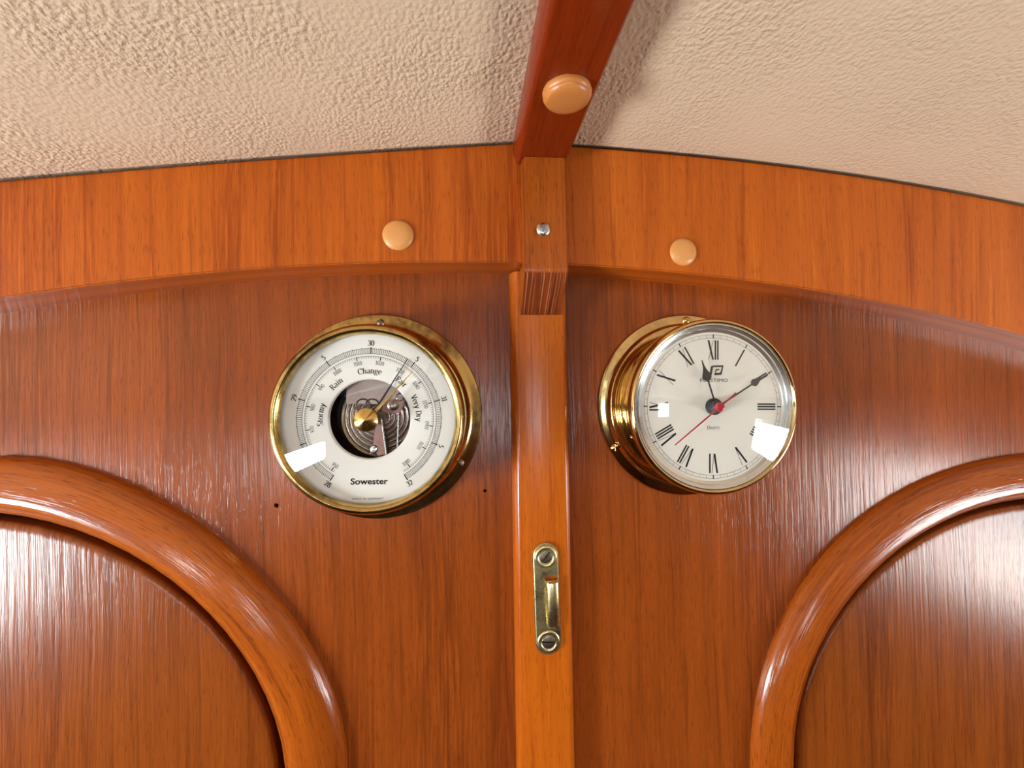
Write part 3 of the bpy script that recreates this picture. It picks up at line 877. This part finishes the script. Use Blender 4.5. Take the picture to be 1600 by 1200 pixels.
# flag-shaped emblem: a slanted square spiral
lg = [[(-.0034, -.0028), (-.0022, .0030), (-.0006, .0036), (-.0018, -.0028)],
      [(-.0022, .0030), (-.0006, .0036), (.0066, .0038), (.0056, .0026), (-.0010, .0025)],
      [(.0066, .0038), (.0056, .0026), (.0042, -.0012), (.0052, -.0026)],
      [(.0052, -.0026), (.0042, -.0012), (.0010, -.0014), (.0006, -.0028)],
      [(.0010, -.0014), (.0006, -.0028), (.0000, -.0028), (.0012, .0011), (.0022, .0012)],
      [(.0012, .0011), (.0022, .0013), (.0038, .0013), (.0034, .0004), (.0014, .0004)]]
flat('emblem', [[(x * .93 + .0006, z * .93 + .0222) for x, z in q] for q in lg], PZ, INK, dial)
flat('quartz_word', line_text('Quartz', .0000, -.0140, .0022, .05, .11, .10, .12), PZ, INK, dial)


def spade(name, ang, r_end, r_bulb, bw, d, t, tail, rod):
    a = math.radians(ang); u = Vector((math.sin(a), math.cos(a))); v = Vector((math.cos(a), -math.sin(a)))
    half = [(-tail, rod), (r_bulb - bw * 1.05, rod), (r_bulb - bw * .80, rod * 1.6), (r_bulb - bw * .62, bw * .55), (r_bulb - bw * .2, bw * .92), (r_bulb + bw * .25, bw * 1.0), (r_bulb + bw * .9, bw * .72),
            (r_bulb + bw * 1.6, bw * .38), (r_bulb + bw * 2.3, bw * .2), (r_end, .0002)]
    pts = [u * r - v * w_ for r, w_ in half] + [u * r + v * w_ for r, w_ in reversed(half)]
    return prism(name, [tuple(p) for p in pts], d, d + t, HANDBLK, clk)


spade('hour_hand', -18.0, .0300, .0190, .0030, .0412, .0004, .002, .00045)
spade('minute_hand', 58.0, .0405, .0280, .0024, .0428, .0004, .002, .00045)
lathe('hub', [(5.2, 38), (5.3, 39.4), (4.9, 40.4), (3.9, 40.8), (3.6, 43.6), (3.2, 44.0), (0, 44.0)], HANDBLK, clk, 48, 30)
a = math.radians(231.0); u = Vector((math.sin(a), math.cos(a))); v = Vector((math.cos(a), -math.sin(a)))
hp = [(-.0135, .0005), (-.004, .0004), (.0, .0005), (.0365, .00028)]
sh = prism('second_hand', [tuple(u * r - v * q) for r, q in hp] + [tuple(u * r + v * q) for r, q in reversed(hp)], .0452, .0455, RED, clk)
lathe('second_cap', [(2.9, 44.0), (2.9, 45.8), (2.6, 46.3), (1.6, 46.6), (0, 46.6)], RED, clk, 32, 40)
RG = 170.0; sag = lambda r: math.sqrt(RG * RG - r * r) - math.sqrt(RG * RG - 51.2 ** 2)
rs = [51.2 * i / 24 for i in range(25)]
lathe('glass', [(r, 41.0 + sag(r)) for r in rs] + [(51.2, 40.7)] + [(r, 40.0 + sag(r) * .98) for r in reversed(rs)], GLASS, clk, 128, 60)

# ------------------------------------------------------------------ brass cupboard catch on the post
t0, t1 = P(851, 847, PD), P(857, 1021, PD)
ctr = (t0 + t1) / 2; ln = (t0 - t1).length; ang = math.atan2(t0.x - t1.x, t0.y - t1.y)
lat = empty('cupboard_catch', (ctr.x, -PD, ctr.y), ang)
tag(lat, 'small worn brass spring catch screwed to the wooden post', 'catch')
hl, hw = ln / 2, .0085
outl = ellipse_pts(0, hl - hw, hw, hw, 0, 180, 18) + ellipse_pts(0, -hl + hw, hw, hw, 180, 360, 18)
plate = prism('plate', outl, 0.0001, .0022, BRASS_DULL, None, .0009, 3, 50)
_sz = hl - .0245
carve(plate, [[(-.001, _sz + .0002), (.0071, _sz + .0002), (.0071, _sz + .0030), (-.001, _sz + .0030)]] + [ellipse_pts(0, z, .0041, .0041, 0, 345, 23) for z in (hl - .0088, -hl + .0088)], -.001, .004); plate.parent = lat
for z, r, sl in ((hl - .0088, 4.2, -50), (-hl + .0088, 4.4, 5)):
    lathe('screw_boss', [(7.4, 2.0), (7.0, 2.5), (6.2, 2.75), (5.2, 2.6), (4.4, 2.1)], BRASS_DULL, lat, 40, 60, False, (0, z))
    s = lathe('screw', [(0, 3.0), (r * .6, 2.95), (r * .92, 2.6), (r, 2.0), (r, .3), (0, .3)], DARKSTEEL, None, 32, 40)
    carve(s, [bar_poly(.0060, .0005)], .0007, .004); s.parent = lat
    s.location = (0, 0, z); s.rotation_euler = (0, math.radians(sl), 0)
# sprung tongue bulging from the right half of the plate
tn = []
TZ0, TZ1 = hl - .0245, -hl + .0175
for i in range(21):
    s_ = i / 20; z = TZ0 + (TZ1 - TZ0) * s_
    d = .0030 + .0042 * math.sin(PI * min(1, .28 + s_ * .72)) ** .8
    tn.append((z, d))
vs, fs = [], []
secx = [(-.0006, -.0014), (.0004, -.0003), (.0020, .0002), (.0038, .0003), (.0056, .0000), (.0068, -.0007), (.0074, -.0018)]
for z, d in tn: vs += [(x, -(max(d + q, .002)), z) for x, q in secx]
n = len(secx)
for k in range(len(tn) - 1): fs += [(k * n + i, k * n + i + 1, (k + 1) * n + i + 1, (k + 1) * n + i) for i in range(n - 1)]
b = len(vs); vs += [(x, -.0021, z) for z in (TZ0, TZ1) for x, q in secx]
fs += [(i, i + 1, b + i + 1, b + i) for i in range(n - 1)]
tg = mesh('spring_tongue', vs, fs, BRASS_DULL, lat, 60); fixn(tg.data)
so = tg.modifiers.new('thickness', 'SOLIDIFY'); so.thickness = .0006; so.offset = -1
